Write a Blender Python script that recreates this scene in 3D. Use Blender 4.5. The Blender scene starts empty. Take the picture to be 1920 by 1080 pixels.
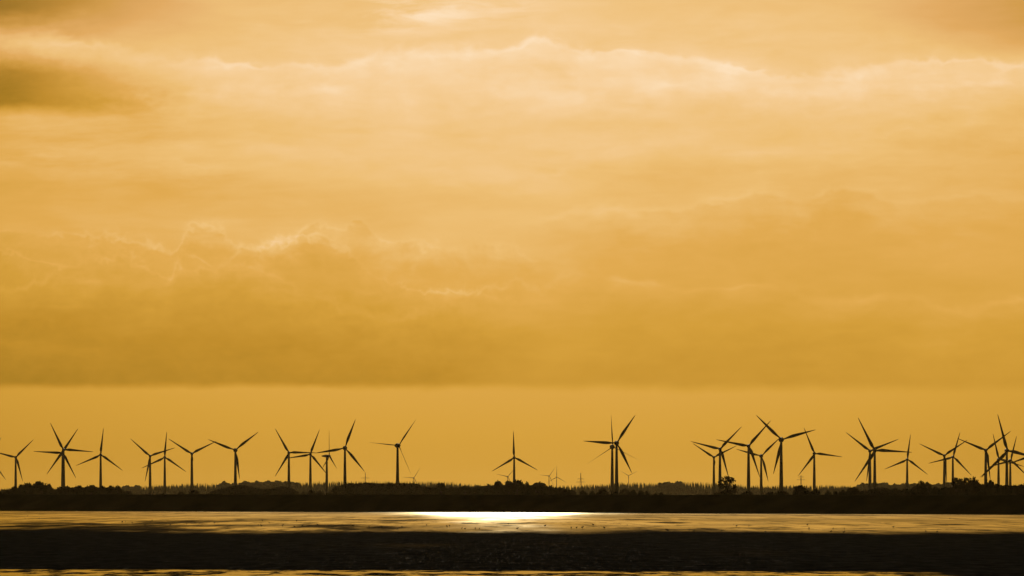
import bpy, bmesh, math, random
from mathutils import Vector, Matrix

random.seed(7)
S = bpy.context.scene
COL = S.collection
R = math.radians
F = 1920 * 100 / 36.0          # focal length in photo pixels (100 mm lens)
CAMH = 8.0                     # eye height on the near sea wall
HZ = 932.0                     # horizon row in the photo
SUN_EL = 16.0


def at(px, py, D):
    return Vector(((px - 960) * D / F, D, CAMH + (HZ - py) * D / F))


# ------------------------------------------------------------------ helpers
def obj(name, me, mat=None, parent=None, loc=None):
    o = bpy.data.objects.new(name, me)
    COL.objects.link(o)
    if mat is not None and not me.materials:
        me.materials.append(mat)
    if parent is not None:
        o.parent = parent
    if loc is not None:
        o.location = loc
    return o


def empty(name, loc, rz=0.0):
    o = bpy.data.objects.new(name, None)
    COL.objects.link(o)
    o.location = loc
    o.rotation_euler = (0, 0, rz)
    o.empty_display_size = 1.0
    return o


def tag(o, label=None, cat=None, group=None, kind=None):
    if label:
        o['label'] = label
    if cat:
        o['category'] = cat
    if group:
        o['group'] = group
    if kind:
        o['kind'] = kind
    return o


def mesh_from(name, verts, faces, smooth=False):
    me = bpy.data.meshes.new(name)
    me.from_pydata([tuple(v) for v in verts], [], faces)
    if smooth:
        me.polygons.foreach_set('use_smooth', [True] * len(me.polygons))
    me.update()
    return me


class MB:
    def __init__(self):
        self.v = []
        self.f = []

    def ring_tube(self, rings, cap=True):
        """rings: list of lists of points (same length)"""
        n = len(rings[0])
        b = len(self.v)
        for r in rings:
            self.v.extend(r)
        for i in range(len(rings) - 1):
            for k in range(n):
                k2 = (k + 1) % n
                self.f.append((b + i * n + k, b + i * n + k2, b + (i + 1) * n + k2, b + (i + 1) * n + k))
        if cap:
            self.f.append(tuple(b + k for k in range(n))[::-1])
            m = b + (len(rings) - 1) * n
            self.f.append(tuple(m + k for k in range(n)))

    def bar(self, a, c, r0, r1=None, n=5):
        a, c = Vector(a), Vector(c)
        r1 = r0 if r1 is None else r1
        d = (c - a).normalized()
        u = d.orthogonal().normalized()
        w = d.cross(u)
        R0 = [a + (u * math.cos(t) + w * math.sin(t)) * r0 for t in [2 * math.pi * k / n for k in range(n)]]
        R1 = [c + (u * math.cos(t) + w * math.sin(t)) * r1 for t in [2 * math.pi * k / n for k in range(n)]]
        self.ring_tube([R0, R1])

    def lathe(self, prof, axis='Z', n=20, centre=(0, 0, 0)):
        """prof: (position on the axis, radius)"""
        c = Vector(centre)
        rings = []
        for (p, r) in prof:
            ring = []
            for k in range(n):
                t = 2 * math.pi * k / n
                a, b = r * math.cos(t), r * math.sin(t)
                ring.append(c + (Vector((a, b, p)) if axis == 'Z' else Vector((a, p, -b))))
            rings.append(ring)
        self.ring_tube(rings)

    def mesh(self, name, smooth=False):
        return mesh_from(name, self.v, self.f, smooth)


# ------------------------------------------------------------------ node maths
class X:
    """a float socket with operators, so that formulas read as formulas"""
    nt = None

    def __init__(self, s):
        self.s = s

    @staticmethod
    def op(kind, *a, clamp=False):
        n = X.nt.nodes.new('ShaderNodeMath')
        n.operation = kind
        n.use_clamp = clamp
        for i, v in enumerate(a):
            if isinstance(v, X):
                X.nt.links.new(v.s, n.inputs[i])
            else:
                n.inputs[i].default_value = float(v)
        return X(n.outputs[0])

    def __add__(self, o): return X.op('ADD', self, o)
    __radd__ = __add__
    def __sub__(self, o): return X.op('SUBTRACT', self, o)
    def __rsub__(self, o): return X.op('SUBTRACT', o, self)
    def __mul__(self, o): return X.op('MULTIPLY', self, o)
    __rmul__ = __mul__
    def __truediv__(self, o): return X.op('DIVIDE', self, o)
    def __neg__(self): return X.op('MULTIPLY', self, -1)


def xmin(a, b): return X.op('MINIMUM', a, b)
def xmax(a, b): return X.op('MAXIMUM', a, b)
def xclamp(a): return X.op('MULTIPLY', a, 1.0, clamp=True)
def xabs(a): return X.op('ABSOLUTE', a)
def gauss(a): return X.op('EXPONENT', X.op('MULTIPLY', a, a) * -1.0)


def smooth(x, a, b, lo=0.0, hi=1.0):
    n = X.nt.nodes.new('ShaderNodeMapRange')
    n.interpolation_type = 'SMOOTHSTEP'
    X.nt.links.new(x.s, n.inputs['Value'])
    n.inputs['From Min'].default_value = a
    n.inputs['From Max'].default_value = b
    n.inputs['To Min'].default_value = lo
    n.inputs['To Max'].default_value = hi
    return X(n.outputs['Result'])


def vec(x, y, z):
    n = X.nt.nodes.new('ShaderNodeCombineXYZ')
    for i, v in enumerate((x, y, z)):
        if isinstance(v, X):
            X.nt.links.new(v.s, n.inputs[i])
        else:
            n.inputs[i].default_value = float(v)
    return n.outputs[0]


def noise(x, y, z, detail=5.0, rough=0.5, dist=0.0, lac=2.0):
    """fractal noise, centred on 0 (about -0.5 .. 0.5)"""
    n = X.nt.nodes.new('ShaderNodeTexNoise')
    n.noise_dimensions = '3D'
    X.nt.links.new(vec(x, y, z), n.inputs['Vector'])
    n.inputs['Scale'].default_value = 1.0
    n.inputs['Detail'].default_value = detail
    n.inputs['Roughness'].default_value = rough
    n.inputs['Lacunarity'].default_value = lac
    n.inputs['Distortion'].default_value = dist
    return (X(n.outputs[0]) - 0.5) * 2.2


def curve(x, pts, x0, x1, y0, y1, lin=False):
    """a hand drawn curve through pts (x, y)"""
    n = X.nt.nodes.new('ShaderNodeFloatCurve')
    m = n.mapping
    c = m.curves[0]
    P = sorted(pts)
    P = [((a - x0) / (x1 - x0), (b - y0) / (y1 - y0)) for a, b in P]
    c.points[0].location = P[0]
    c.points[1].location = P[-1]
    for p in P[1:-1]:
        c.points.new(*p)
    for p in c.points:
        p.handle_type = 'VECTOR' if lin else 'AUTO_CLAMPED'
    m.use_clip = False
    m.extend = 'HORIZONTAL'
    m.update()
    t = X.op('MULTIPLY', (x - x0), 1.0 / (x1 - x0), clamp=True)
    X.nt.links.new(t.s, n.inputs['Value'])
    return X(n.outputs[0]) * (y1 - y0) + y0


def lin(c):
    return tuple(((v / 255) / 12.92 if v / 255 <= 0.04045 else ((v / 255 + 0.055) / 1.055) ** 2.4) for v in c)


# ------------------------------------------------------------------ sky (world)
def build_world():
    w = bpy.data.worlds.new('World')
    S.world = w
    w.use_nodes = True
    nt = w.node_tree
    nt.nodes.clear()
    X.nt = nt
    L = nt.links
    out = nt.nodes.new('ShaderNodeOutputWorld')
    bg = nt.nodes.new('ShaderNodeBackground')
    bg.inputs['Strength'].default_value = 0.1
    L.new(bg.outputs[0], out.inputs['Surface'])
    tc = nt.nodes.new('ShaderNodeTexCoord')
    sep = nt.nodes.new('ShaderNodeSeparateXYZ')
    L.new(tc.outputs['Generated'], sep.inputs[0])
    dx, dy, dz = (X(sep.outputs[i]) for i in range(3))
    dyc = xmax(dy, 0.06)
    # direction as tangent-plane coordinates about the bearing of the sun, in units of 1/5333 rad
    px = xmin(xmax(dx / dyc * F + 960.0, -5000.0), 7000.0)
    py = xmax(dz / dyc * -F + HZ, -9000.0)

    # clear air: brightness by height, brighter towards the sun's bearing
    v = curve(py, [(-6000, .30), (-3000, .42), (-1200, .72), (-400, .93), (0, .79), (130, .825), (250, .80), (400, .735), (500, .715),
                   (600, .655), (725, .60), (800, .56), (870, .525), (940, .51), (1000, .505)], -6000, 1000, 0, 1)
    side = (px - 1010.0) / 960.0
    fall = side * side
    v = v - xmin(fall, 4.0) * smooth(py, -300.0, 500.0, 0.125, 0.062)
    v = v - smooth(px, 800.0, -100.0, 0.0, 0.035) * smooth(py, 560.0, 300.0)

    def layer(v, edge, seed, amp, scale, soft, drop, rim, rimw, depth, base, bsoft, fade=None, sx=1.0, rough=0.5, back=0.02):
        """one bank of cloud: a lit ragged upper edge, a shaded body that deepens downwards"""
        wx = noise(px / (scale * 1.6), py / (scale * 1.6), seed + 3.1, 2, .5)
        wy = noise(px / (scale * 1.6), py / (scale * 1.6), seed + 33.1, 2, .5)
        ax, ay = px + wx * scale * .5, py + wy * scale * .4
        n1 = noise(ax / (scale * sx), ay / scale, seed, 6, rough)
        bil = xabs(noise(ax / (scale * .42 * sx), ay / (scale * .42), seed + 9.0, 4, .48))
        e = (py - edge) + n1 * amp - bil * (amp * .75) + amp * .2
        # wavering sharpness: crisp in places, torn and soft in others
        sf = xclamp(noise(px / 210.0, py / 110.0, seed + 44.0, 3, .5) * 1.3 + .5)
        m = smooth((e / (sf * 2.2 + .6)), -soft, soft)
        low = None
        if base is not None:
            low = smooth(py + noise(px / 300.0, 0.0, seed + 5, 4, .55) * 15.0 + noise(px / 60.0, py / 30.0, seed + 6, 4, .6) * 8.0, base + bsoft, base - bsoft)
            m = m * low
        if fade is not None:
            m = m * fade
        body = smooth(e, 0.0, depth)
        tex = noise(ax / 120.0, ay / 55.0, seed + 21.0, 7, .6)
        puff = .30 - xabs(noise(ax / (scale * .9 * sx), ay / (scale * .62), seed + 27.0, 5, .52))
        v = v - m * (body * drop + back) + m * tex * .045 * (1 - body * .6) + m * puff * .055 * (1 - body * .55)
        rimn = xclamp(noise(px / 120.0, py / 120.0, seed + 15.0, 3, .5) * 1.5 + .55)
        r = gauss((e - rimw * .3) / (rimw * (sf * 1.2 + .5))) * rimn
        r2 = gauss((e - rimw * 2.6) / (rimw * 4.5)) * .75 * xclamp(rimn * .8 + .1)
        if fade is not None:
            r, r2 = r * fade, r2 * fade
        return v + (r + r2) * rim

    # streaks everywhere
    st = noise(px / 520.0, py / 70.0 + px / 5200.0, 2.0, 7, .56, .6)
    st2 = noise(px / 170.0, py / 30.0, 7.0, 6, .58, .8)
    hi = smooth(py, 560.0, 260.0)
    v = v + st * .055 * (hi * .6 + .4) * smooth(py, 760., 690.) + st2 * .018 * smooth(py, 760., 640.)

    # wisps at the top, left of the sun's bearing
    wm = gauss((px - 800.0) / 190.0) * gauss((py - (22.0 + (px - 800.0) * -.05)) / 34.0)
    wn = noise(px / 240.0, py / 38.0 + px / 900.0, 31.0, 7, .6, .7)
    v = v + wm * xclamp(wn * 2.0 + .5) * .20

    # upper band with a bright crest
    e1 = curve(px, [(-400, 30), (0, 60), (130, 75), (300, 100), (520, 122), (700, 108), (860, 100), (960, 92), (1020, 80), (1100, 98), (1230, 108),
                    (1330, 124), (1480, 141), (1600, 140), (1700, 118), (1800, 113), (1920, 122), (2400, 110)], -400, 2400, 0, 200)
    f1 = smooth(py, 330.0, 215.0) * curve(px, [(-400, .6), (200, .65), (500, .8), (800, 1), (1300, 1), (1500, .9), (1900, .95), (2400, .9)], -400, 2400, 0, 1)
    v = layer(v, e1, 40.0, 30.0, 75.0, 5.0, .05, .078, 10.0, 90.0, None, None, fade=f1, sx=1.6, back=-.04)
    # second fold of the same band
    e1b = curve(px, [(-400, 190), (400, 178), (560, 170), (820, 182), (960, 178), (1060, 186), (1250, 160), (1500, 170), (1920, 160), (2400, 160)],
                -400, 2400, 0, 300)
    f1b = smooth(py, 300.0, 200.0) * .7
    v = layer(v, e1b, 55.0, 26.0, 80.0, 6.0, .02, .065, 9.0, 60.0, None, None, fade=f1b, sx=2.0, back=.015)

    # dark torn cloud high on the left
    dw = noise(px / 130.0, py / 80.0, 61.0, 6, .6) * 42.0 + noise(px / 45.0, py / 30.0, 63.0, 5, .6) * 10.0
    dk = gauss((px + 10.0) / 205.0) * smooth(py + dw + px * -.07, 78.0, 160.0) * smooth(py + dw * .35, 226.0, 188.0)
    v = v - dk * .33
    # its streaky skirts
    sk = xclamp(noise(px / 210.0, py / 26.0 + px / 700.0, 68.0, 6, .6) * 1.3 + .15)
    v = v - sk * gauss((px - 120.0) / 420.0) * gauss((py - 265.0) / 90.0) * .07
    dk2 = gauss((px - 230.0 - (py - 190.0) * -.8) / 110.0) * gauss((py - 190.0) / 30.0)
    v = v - dk2 * xclamp(noise(px / 80.0, py / 40.0, 71.0, 5, .6) * 1.8 + .5) * .09
    v = v - smooth(px, 460.0, -80.0) * smooth(py + noise(px / 120.0, py / 50.0, 73.0, 5, .6) * 25.0, 85.0, 5.0) * .33
    v = v - smooth(px, 1560.0, 1960.0) * smooth(py, 125.0, 30.0) * .16

    # thin banks in the middle of the sky
    e5 = curve(px, [(-400, 330), (0, 300), (260, 292), (420, 318), (560, 300), (700, 330), (900, 345), (1100, 300), (1180, 278), (1300, 268), (1420, 280), (1600, 262),
                    (1740, 250), (1860, 232), (1920, 236), (2400, 240)], -400, 2400, 100, 500)
    f5 = smooth(py, 420.0, 330.0) * xclamp(noise(px / 260.0, py / 120.0, 131.0, 3, .5) * 1.2 + .62)
    v = layer(v, e5, 133.0, 30.0, 80.0, 7.0, .018, .024, 6.0, 70.0, None, None, fade=f5, sx=2.0, back=.022)
    mot = noise(px / 190.0, py / 62.0, 136.0, 6, .58, .5)
    wisp = noise(px / 95.0 + py / 300.0, py / 34.0, 144.0, 7, .62, .7)
    v = v + wisp * .030 * smooth(py, 420.0, 300.0) * smooth(py, -60.0, 60.0) + mot * .034 * smooth(py, 745.0, 660.0)

    # far right cumulus bank
    e2 = curve(px, [(-400, 420), (760, 440), (930, 432), (1040, 410), (1130, 388), (1250, 398), (1310, 386), (1380, 374), (1440, 364), (1500, 376),
                    (1560, 360), (1610, 358), (1680, 380), (1750, 378), (1830, 370), (1920, 376), (2400, 380)], -400, 2400, 300, 500)
    f2 = smooth(px, 860.0, 1200.0)
    v = layer(v, e2, 80.0, 26.0, 90.0, 2.8, .034, .044, 5.0, 150.0, 726.0, 14.0, fade=f2 * smooth(px, 1950., 1450., .35, 1.0), sx=1.4, back=.052)
    e2b = curve(px, [(-400, 560), (900, 560), (1020, 540), (1100, 516), (1200, 524), (1300, 548), (1420, 532), (1560, 570), (1700, 560), (1800, 590), (1920, 560),
                     (2400, 560)], -400, 2400, 400, 700)
    v = layer(v, e2b, 84.0, 36.0, 110.0, 5.0, .016, .040, 7.0, 150.0, 728.0, 12.0, fade=f2, sx=1.8, back=.008)
    # nearer, left cumulus bank: three folds
    f3 = smooth(px, 1170.0, 780.0)
    e3 = curve(px, [(-400, 440), (0, 436), (40, 446), (70, 440), (150, 443), (230, 446), (300, 462), (325, 476), (345, 448), (390, 430), (425, 446), (450, 470),
                    (500, 462), (560, 440), (605, 418), (640, 432), (665, 416), (700, 446), (760, 466), (900, 460), (1000, 484), (1100, 500), (1300, 520),
                    (2400, 560)], -400, 2400, 300, 600)
    v = layer(v, e3, 93.0, 30.0, 62.0, 2.0, .024, .074, 3.9, 90.0, 724.0, 9.0, fade=f3, back=.046)
    e3b = curve(px, [(-400, 470), (0, 470), (40, 488), (110, 500), (200, 486), (290, 510), (318, 520), (340, 486), (372, 484), (410, 500), (450, 476), (520, 466),
                     (590, 452), (640, 470), (700, 520), (800, 548), (950, 540), (1100, 560), (1300, 580), (2400, 600)], -400, 2400, 300, 700)
    v = layer(v, e3b, 101.0, 34.0, 70.0, 2.4, .016, .064, 4.2, 100.0, 724.0, 9.0, fade=f3, back=.034)
    e4 = curve(px, [(-400, 520), (0, 545), (110, 524), (190, 528), (290, 552), (330, 520), (400, 500), (470, 505), (540, 530), (620, 560), (760, 590), (900, 560),
                    (1050, 575), (1250, 560), (1500, 620), (2400, 640)], -400, 2400, 300, 800)
    v = layer(v, e4, 117.0, 36.0, 90.0, 4.0, .022, .036, 6.5, 140.0, 724.0, 9.0, fade=f3, back=.018)
    # small lit scraps in front of the left bank
    for (cx, cy, rx, ry, k) in ((150, 575, 60, 5, .035), (190, 530, 90, 12, .03), (30, 645, 70, 9, .035), (690, 550, 14, 4, .03), (600, 624, 10, 4, .03),
                                (440, 415, 60, 8, .03), (520, 545, 60, 10, .02)):
        wob = noise(px / 40.0, py / 14.0, 150.0 + cx, 5, .6)
        v = v + gauss((px - cx) / rx) * gauss((py - cy + wob * ry * 1.2) / ry) * xclamp(wob + .6) * k
    v = v - gauss((px - 480.0) / 520.0) * smooth(py, 560.0, 690.0) * smooth(py, 728.0, 712.0) * .016
    # slanting shafts of shade under the left bank
    sh = noise((px + py * .9) / 190.0, 0.0, 140.0, 3, .5)
    v = v + sh * .025 * smooth(py, 520.0, 660.0) * smooth(py, 735.0, 700.0)

    ramp = nt.nodes.new('ShaderNodeValToRGB')
    cr = ramp.color_ramp
    stops = [(0, (0, 0, 0)), (.2, (112, 78, 16)), (.35, (163, 120, 31)), (.45, (192, 140, 43)), (.55, (211, 157, 58)), (.65, (225, 170, 79)),
             (.75, (237, 190, 112)), (.85, (246, 206, 146)), (1, (255, 228, 186))]
    while len(cr.elements) < len(stops):
        cr.elements.new(.5)
    for e, (p, c) in zip(cr.elements, stops):
        e.position = p
        e.color = (*lin(c), 1)
    L.new(v.s, ramp.inputs[0])

    # the part of the sky away from the sun: a plain low-sun sky, warmed
    sky = nt.nodes.new('ShaderNodeTexSky')
    sky.sky_type = 'NISHITA'
    sky.sun_disc = False
    sky.sun_elevation = R(SUN_EL)
    sky.sun_rotation = R(0)
    sky.air_density = 1.0
    sky.dust_density = 2.0
    bw = nt.nodes.new('ShaderNodeRGBToBW')
    L.new(sky.outputs[0], bw.inputs[0])
    lum = X(bw.outputs[0])
    rear = nt.nodes.new('ShaderNodeVectorMath')
    rear.operation = 'SCALE'
    rear.inputs[0].default_value = (1.0, .64, .22)
    L.new((lum * REAR).s, rear.inputs['Scale'])
    fr = nt.nodes.new('ShaderNodeVectorMath')
    fr.operation = 'SCALE'
    pale = nt.nodes.new('ShaderNodeVectorMath')     # higher air is paler than the air near the horizon
    pale.operation = 'MULTIPLY'
    L.new(ramp.outputs[0], pale.inputs[0])
    L.new(vec(1.0, 1.0, smooth(py, 230.0, 10.0) * smooth(v, .80, .55) * .75 + smooth(py, 640.0, 420.0) * .08 + 1.0), pale.inputs[1])
    L.new(pale.outputs[0], fr.inputs[0])
    fr.inputs['Scale'].default_value = 10.0 * FRONT
    mix = nt.nodes.new('ShaderNodeMix')
    mix.data_type = 'RGBA'
    L.new(smooth(dy, .35, .86).s, mix.inputs[0])
    L.new(rear.outputs[0], mix.inputs[6])
    L.new(fr.outputs[0], mix.inputs[7])
    L.new(mix.outputs[2], bg.inputs['Color'])
    w.cycles.sampling_method = 'MANUAL'
    w.cycles.sample_map_resolution = 512


REAR = 0.035
FRONT = 1.0
build_world()


# ------------------------------------------------------------------ materials
def mat_new(name):
    m = bpy.data.materials.new(name)
    m.use_nodes = True
    nt = m.node_tree
    X.nt = nt
    b = nt.nodes['Principled BSDF']
    return m, nt, b


def geo_pos(nt):
    g = nt.nodes.new('ShaderNodeNewGeometry')
    s = nt.nodes.new('ShaderNodeSeparateXYZ')
    nt.links.new(g.outputs['Position'], s.inputs[0])
    return X(s.outputs[0]), X(s.outputs[1]), X(s.outputs[2])


def colour_by(nt, fac, c0, c1):
    m = nt.nodes.new('ShaderNodeMix')
    m.data_type = 'RGBA'
    nt.links.new(xclamp(fac).s, m.inputs[0])
    m.inputs[6].default_value = (*c0, 1)
    m.inputs[7].default_value = (*c1, 1)
    return m.outputs[2]


def simple(name, c0, c1, scale, rough, spec=.3):
    m, nt, b = mat_new(name)
    tc = nt.nodes.new('ShaderNodeTexCoord')
    s = nt.nodes.new('ShaderNodeSeparateXYZ')
    nt.links.new(tc.outputs['Object'], s.inputs[0])
    x, y, z = (X(s.outputs[i]) for i in range(3))
    n = noise(x * scale, y * scale, z * scale, 4, .55)
    nt.links.new(colour_by(nt, n * 1.6 + .5, c0, c1), b.inputs['Base Color'])
    b.inputs['Roughness'].default_value = rough
    b.inputs['Specular IOR Level'].default_value = spec
    return m


M_PAINT = simple('weathered_grey_paint', (.24, .225, .20), (.30, .28, .25), .15, .6, .15)
M_BLADE = simple('blade_gelcoat', (.20, .185, .16), (.25, .23, .20), .2, .8, .03)
M_STEEL = simple('galvanised_steel', (.14, .14, .14), (.22, .22, .21), .4, .55)
M_BARK = simple('bark', (.035, .026, .018), (.07, .055, .04), 3.0, .9, .1)
M_LEAF = simple('leaves', (.022, .026, .008), (.042, .045, .015), 2.0, .85, 0)
M_NEEDLE = simple('needles', (.022, .032, .012), (.045, .055, .02), .05, .9, 0)
M_GRASS = simple('dike_turf', (.018, .022, .008), (.035, .04, .014), .06, .95, 0)
M_LAND = simple('meadow', (.018, .022, .008), (.032, .036, .013), .01, .95, 0)
M_BIRD = simple('dark_feathers', (.012, .011, .010), (.03, .027, .022), 8.0, .9, .05)


def ground_material(name, mask_fn, rough_fn, bump):
    """mud with standing water where mask_fn says so"""
    m, nt, b = mat_new(name)
    L = nt.links
    x, y, z = geo_pos(nt)
    mask = mask_fn(x, y)
    # dark rippled mud
    mud = b
    n = noise(x / 3.0, y / 7.0, 4.0, 6, .6)
    L.new(colour_by(nt, n * 1.5 + .5, (.009, .0092, .008), (.022, .021, .018)), mud.inputs['Base Color'])
    mud.inputs['Roughness'].default_value = .85
    # dull wet glints scattered in the mud
    gl = smooth(noise(x / .22, y / 5.0, 9.0, 5, .78) + noise(x / .7, y / 26.0, 12.0, 4, .72) * .5, .2, .8)
    L.new((gl * .022).s, mud.inputs['Specular IOR Level'])
    bm = nt.nodes.new('ShaderNodeBump')
    bm.inputs['Strength'].default_value = 1.0
    bm.inputs['Distance'].default_value = .12
    L.new(noise(x / 1.3, y / 3.0, 2.0, 5, .65).s, bm.inputs['Height'])
    L.new(bm.outputs[0], mud.inputs['Normal'])
    # water film: dark bed under a rippled, strongly reflecting skin
    bed = nt.nodes.new('ShaderNodeBsdfDiffuse')
    bed.inputs['Color'].default_value = (.014, .011, .007, 1)
    gs = nt.nodes.new('ShaderNodeBsdfAnisotropic')
    gs.distribution = 'BECKMANN'
    gs.inputs['Color'].default_value = (.90, .84, .62, 1)
    rr = noise(x / 24.0, y / 110.0, 14.0, 5, .66)
    L.new(xmax(rough_fn(x, y) + rr * .030, .02).s, gs.inputs['Roughness'])
    bw = nt.nodes.new('ShaderNodeBump')
    bw.inputs['Strength'].default_value = 1.0
    bw.inputs['Distance'].default_value = bump
    L.new((noise(x / 4.0, y / 9.0, 20.0, 4, .6) + noise(x / 30.0, y / 40.0, 24.0, 3, .5) * 2.0).s, bw.inputs['Height'])
    L.new(bw.outputs[0], gs.inputs['Normal'])
    fre = nt.nodes.new('ShaderNodeFresnel')
    fre.inputs['IOR'].default_value = 1.33
    wt = nt.nodes.new('ShaderNodeMixShader')
    L.new(fre.outputs[0], wt.inputs[0])
    L.new(bed.outputs[0], wt.inputs[1])
    L.new(gs.outputs[0], wt.inputs[2])
    mx = nt.nodes.new('ShaderNodeMixShader')
    L.new(xclamp(mask).s, mx.inputs[0])
    L.new(mud.outputs[0], mx.inputs[1])
    L.new(wt.outputs[0], mx.inputs[2])
    L.new(mx.outputs[0], nt.nodes['Material Output'].inputs['Surface'])
    return m


def mask_far(x, y):
    # the film of water thins out towards the camera; bars of bare mud run across it, more of them on the left
    e = y - 650.0 + noise(x / 42.0, y / 260.0, 50.0, 6, .6) * 105.0 + xclamp((x + 70.0) / -70.0) * -60.0
    m = smooth(e, -30.0, 70.0)
    near = smooth(y, 1250.0, 680.0)
    left = xclamp((x * -1.0 + 20.0) / 120.0)
    bars = noise(x / 30.0, y / 130.0, 54.0, 6, .62)
    hole = smooth(bars + near * (left * .28 + .12) - .10, .08, .40)
    fine = noise(x / 9.0, y / 70.0, 58.0, 5, .7)
    hole2 = smooth(fine + near * (left * .2 + .1), .14, .50)
    broad = smooth(noise(x / 110.0, y / 210.0, 63.0, 5, .55) + noise(x / 34.0, y / 110.0, 64.0, 5, .6) * .8, -.4, .45, 1.0, .52)
    streak = noise(x / 13.0, y / 170.0, 66.0, 5, .68)
    broad = broad * (1.0 - smooth(streak, -.02, .42) * .5)
    return m * broad * (1.0 - hole * .92) * (1.0 - hole2 * .8)


def mask_mud(x, y):
    n = noise(x / .16, y / 5.0, 70.0, 5, .8) + noise(x / 40.0, y / 90.0, 75.0, 3, .5) * .7 + gauss((x - 2.0) / 45.0) * .12
    return smooth(n, .30, .80) * .05


def mask_near(x, y):
    e = 307.5 - y + noise(x / 14.0, y / 40.0, 80.0, 6, .6) * 4.5 + x * -.12
    m = smooth(e, -1.5, 2.5)
    n = noise(x / 3.0, y / 6.0, 84.0, 6, .68) + noise(x / 16.0, y / 9.0, 86.0, 3, .5) * .5
    return m * smooth(n, .14, -.14) * smooth(x + noise(x / 5.0, y / 8.0, 88.0, 4, .6) * 8.0, 48.0, 36.0)


M_MUD = ground_material('dark_tidal_mud', mask_mud, lambda x, y: x * 0.0 + .20, .004)
M_WET = ground_material('wet_mud_film', mask_far, lambda x, y: smooth(y, 860.0, 1490.0, .214, .264), .004)
M_POOL = ground_material('tidal_shallows', mask_near, lambda x, y: x * 0.0 + .17, .004)


# ------------------------------------------------------------------ ground
def grid(name, xs, ys, zfun, mat):
    v = [(x, y, zfun(x, y)) for y in ys for x in xs]
    n = len(xs)
    f = [(j * n + i, j * n + i + 1, (j + 1) * n + i + 1, (j + 1) * n + i) for j in range(len(ys) - 1) for i in range(n - 1)]
    me = mesh_from(name, v, f)
    o = obj(name, me, mat)
    o['kind'] = 'structure'
    return o


def landz(y):
    t = max(0.0, min(1.0, (y - 2500.0) / 4300.0))
    return 1.0 + 13.0 * t * t * (3 - 2 * t)


grid('mudflat', [-6000, 6000], [-400, 15500], lambda x, y: 0.0, M_MUD)
grid('wet_flat', [-700, 700], [500, 2000], lambda x, y: 0.03, M_WET)
grid('tidal_water', [-200, 200], [150, 330], lambda x, y: 0.03, M_POOL)

# shore line (toe of the dike) in plan: oblique to the view
def shore_y(x):
    return 1471.0 - 0.66 * x


# land behind the dike as one sheet that follows it
def build_land():
    xs = [-3000 + 150 * i for i in range(41)]
    rows = []
    ts = [0, 100, 300] + [600 + 200 * i for i in range(36)] + [9000, 12500]
    v, f = [], []
    for t in ts:
        for x in xs:
            y0 = max(300.0, shore_y(x) + 20)
            y = y0 + (15000 - y0) * t / 12500.0
            v.append((x, y, landz(y)))
    n = len(xs)
    for j in range(len(ts) - 1):
        for i in range(n - 1):
            f.append((j * n + i, j * n + i + 1, (j + 1) * n + i + 1, (j + 1) * n + i))
    o = obj('land', mesh_from('land', v, f), M_LAND)
    o['kind'] = 'structure'


build_land()


def build_dike():
    rnd = random.Random(3)
    d = Vector((1, -.66, 0)).normalized()
    nrm = Vector((.66, 1, 0)).normalized()       # landward
    p0 = Vector((0, 1471, 0))
    prof = [(-1.0, -.3), (0.6, .4), (18.0, 8.4), (19.6, 9.05), (21.0, 9.2), (24.5, 9.2), (28, 8.7), (60, .6)]
    rings = []
    s = -1500.0
    ph = [rnd.random() * 6 for _ in range(6)]
    while s <= 1500:
        c = p0 + d * s
        wob = 2.2 * math.sin(s / 37 + ph[0]) + 1.5 * math.sin(s / 13 + ph[1]) + 4 * math.sin(s / 140 + ph[2])
        dz = .07 * math.sin(s / 11 + ph[3]) + .06 * math.sin(s / 29 + ph[4]) + .05 * math.sin(s / 5.3 + ph[5])
        hgt = 1.0 - .00012 * s
        ring = []
        for (a, z) in prof:
            aa = a + (wob if a < 20 else 0)
            ring.append(c + nrm * aa + Vector((0, 0, z * hgt + (dz if z > 5 else 0))))
        rings.append(ring)
        s += 4.0
    mb = MB()
    n = len(prof)
    for r in rings:
        mb.v.extend(r)
    for i in range(len(rings) - 1):
        for k in range(n - 1):
            mb.f.append((i * n + k, (i + 1) * n + k, (i + 1) * n + k + 1, i * n + k + 1))
    o = obj('dike', mb.mesh('dike'), M_GRASS)
    o['kind'] = 'structure'


build_dike()


def build_spit(pa, pb, ya, yb, width, hgt, seed):
    """a low bar of mud standing a little proud of the wet flat"""
    rnd = random.Random(seed)
    v, f = [], []
    N = 60
    for i in range(N + 1):
        t = i / N
        px = pa + (pb - pa) * t
        py = ya + (yb - ya) * t
        D = CAMH * F / (py - HZ)
        x = (px - 960) * D / F
        ends = min(1, 6 * t + .05, 6 * (1 - t) + .05)
        w = width * (.7 + .6 * rnd.random()) * ends
        h = hgt * (.7 + .5 * rnd.random()) * ends
        D += rnd.uniform(-3, 3)
        v += [(x, D - w, .02), (x, D - w * .4, .03 + h), (x, D + w * .4, .03 + h), (x, D + w, .02)]
    for i in range(N):
        for k in range(3):
            f.append((i * 4 + k, (i + 1) * 4 + k, (i + 1) * 4 + k + 1, i * 4 + k + 1))
    o = obj('mud_bank', mesh_from('mud_bank', v, f, True), M_MUD)
    o['kind'] = 'structure'


build_spit(-120, 640, 962.4, 962.6, 7, .16, 1)
build_spit(1080, 1700, 965.8, 966.6, 6, .05, 2)
build_spit(1700, 2050, 993.0, 995.0, 4, .05, 3)

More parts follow.
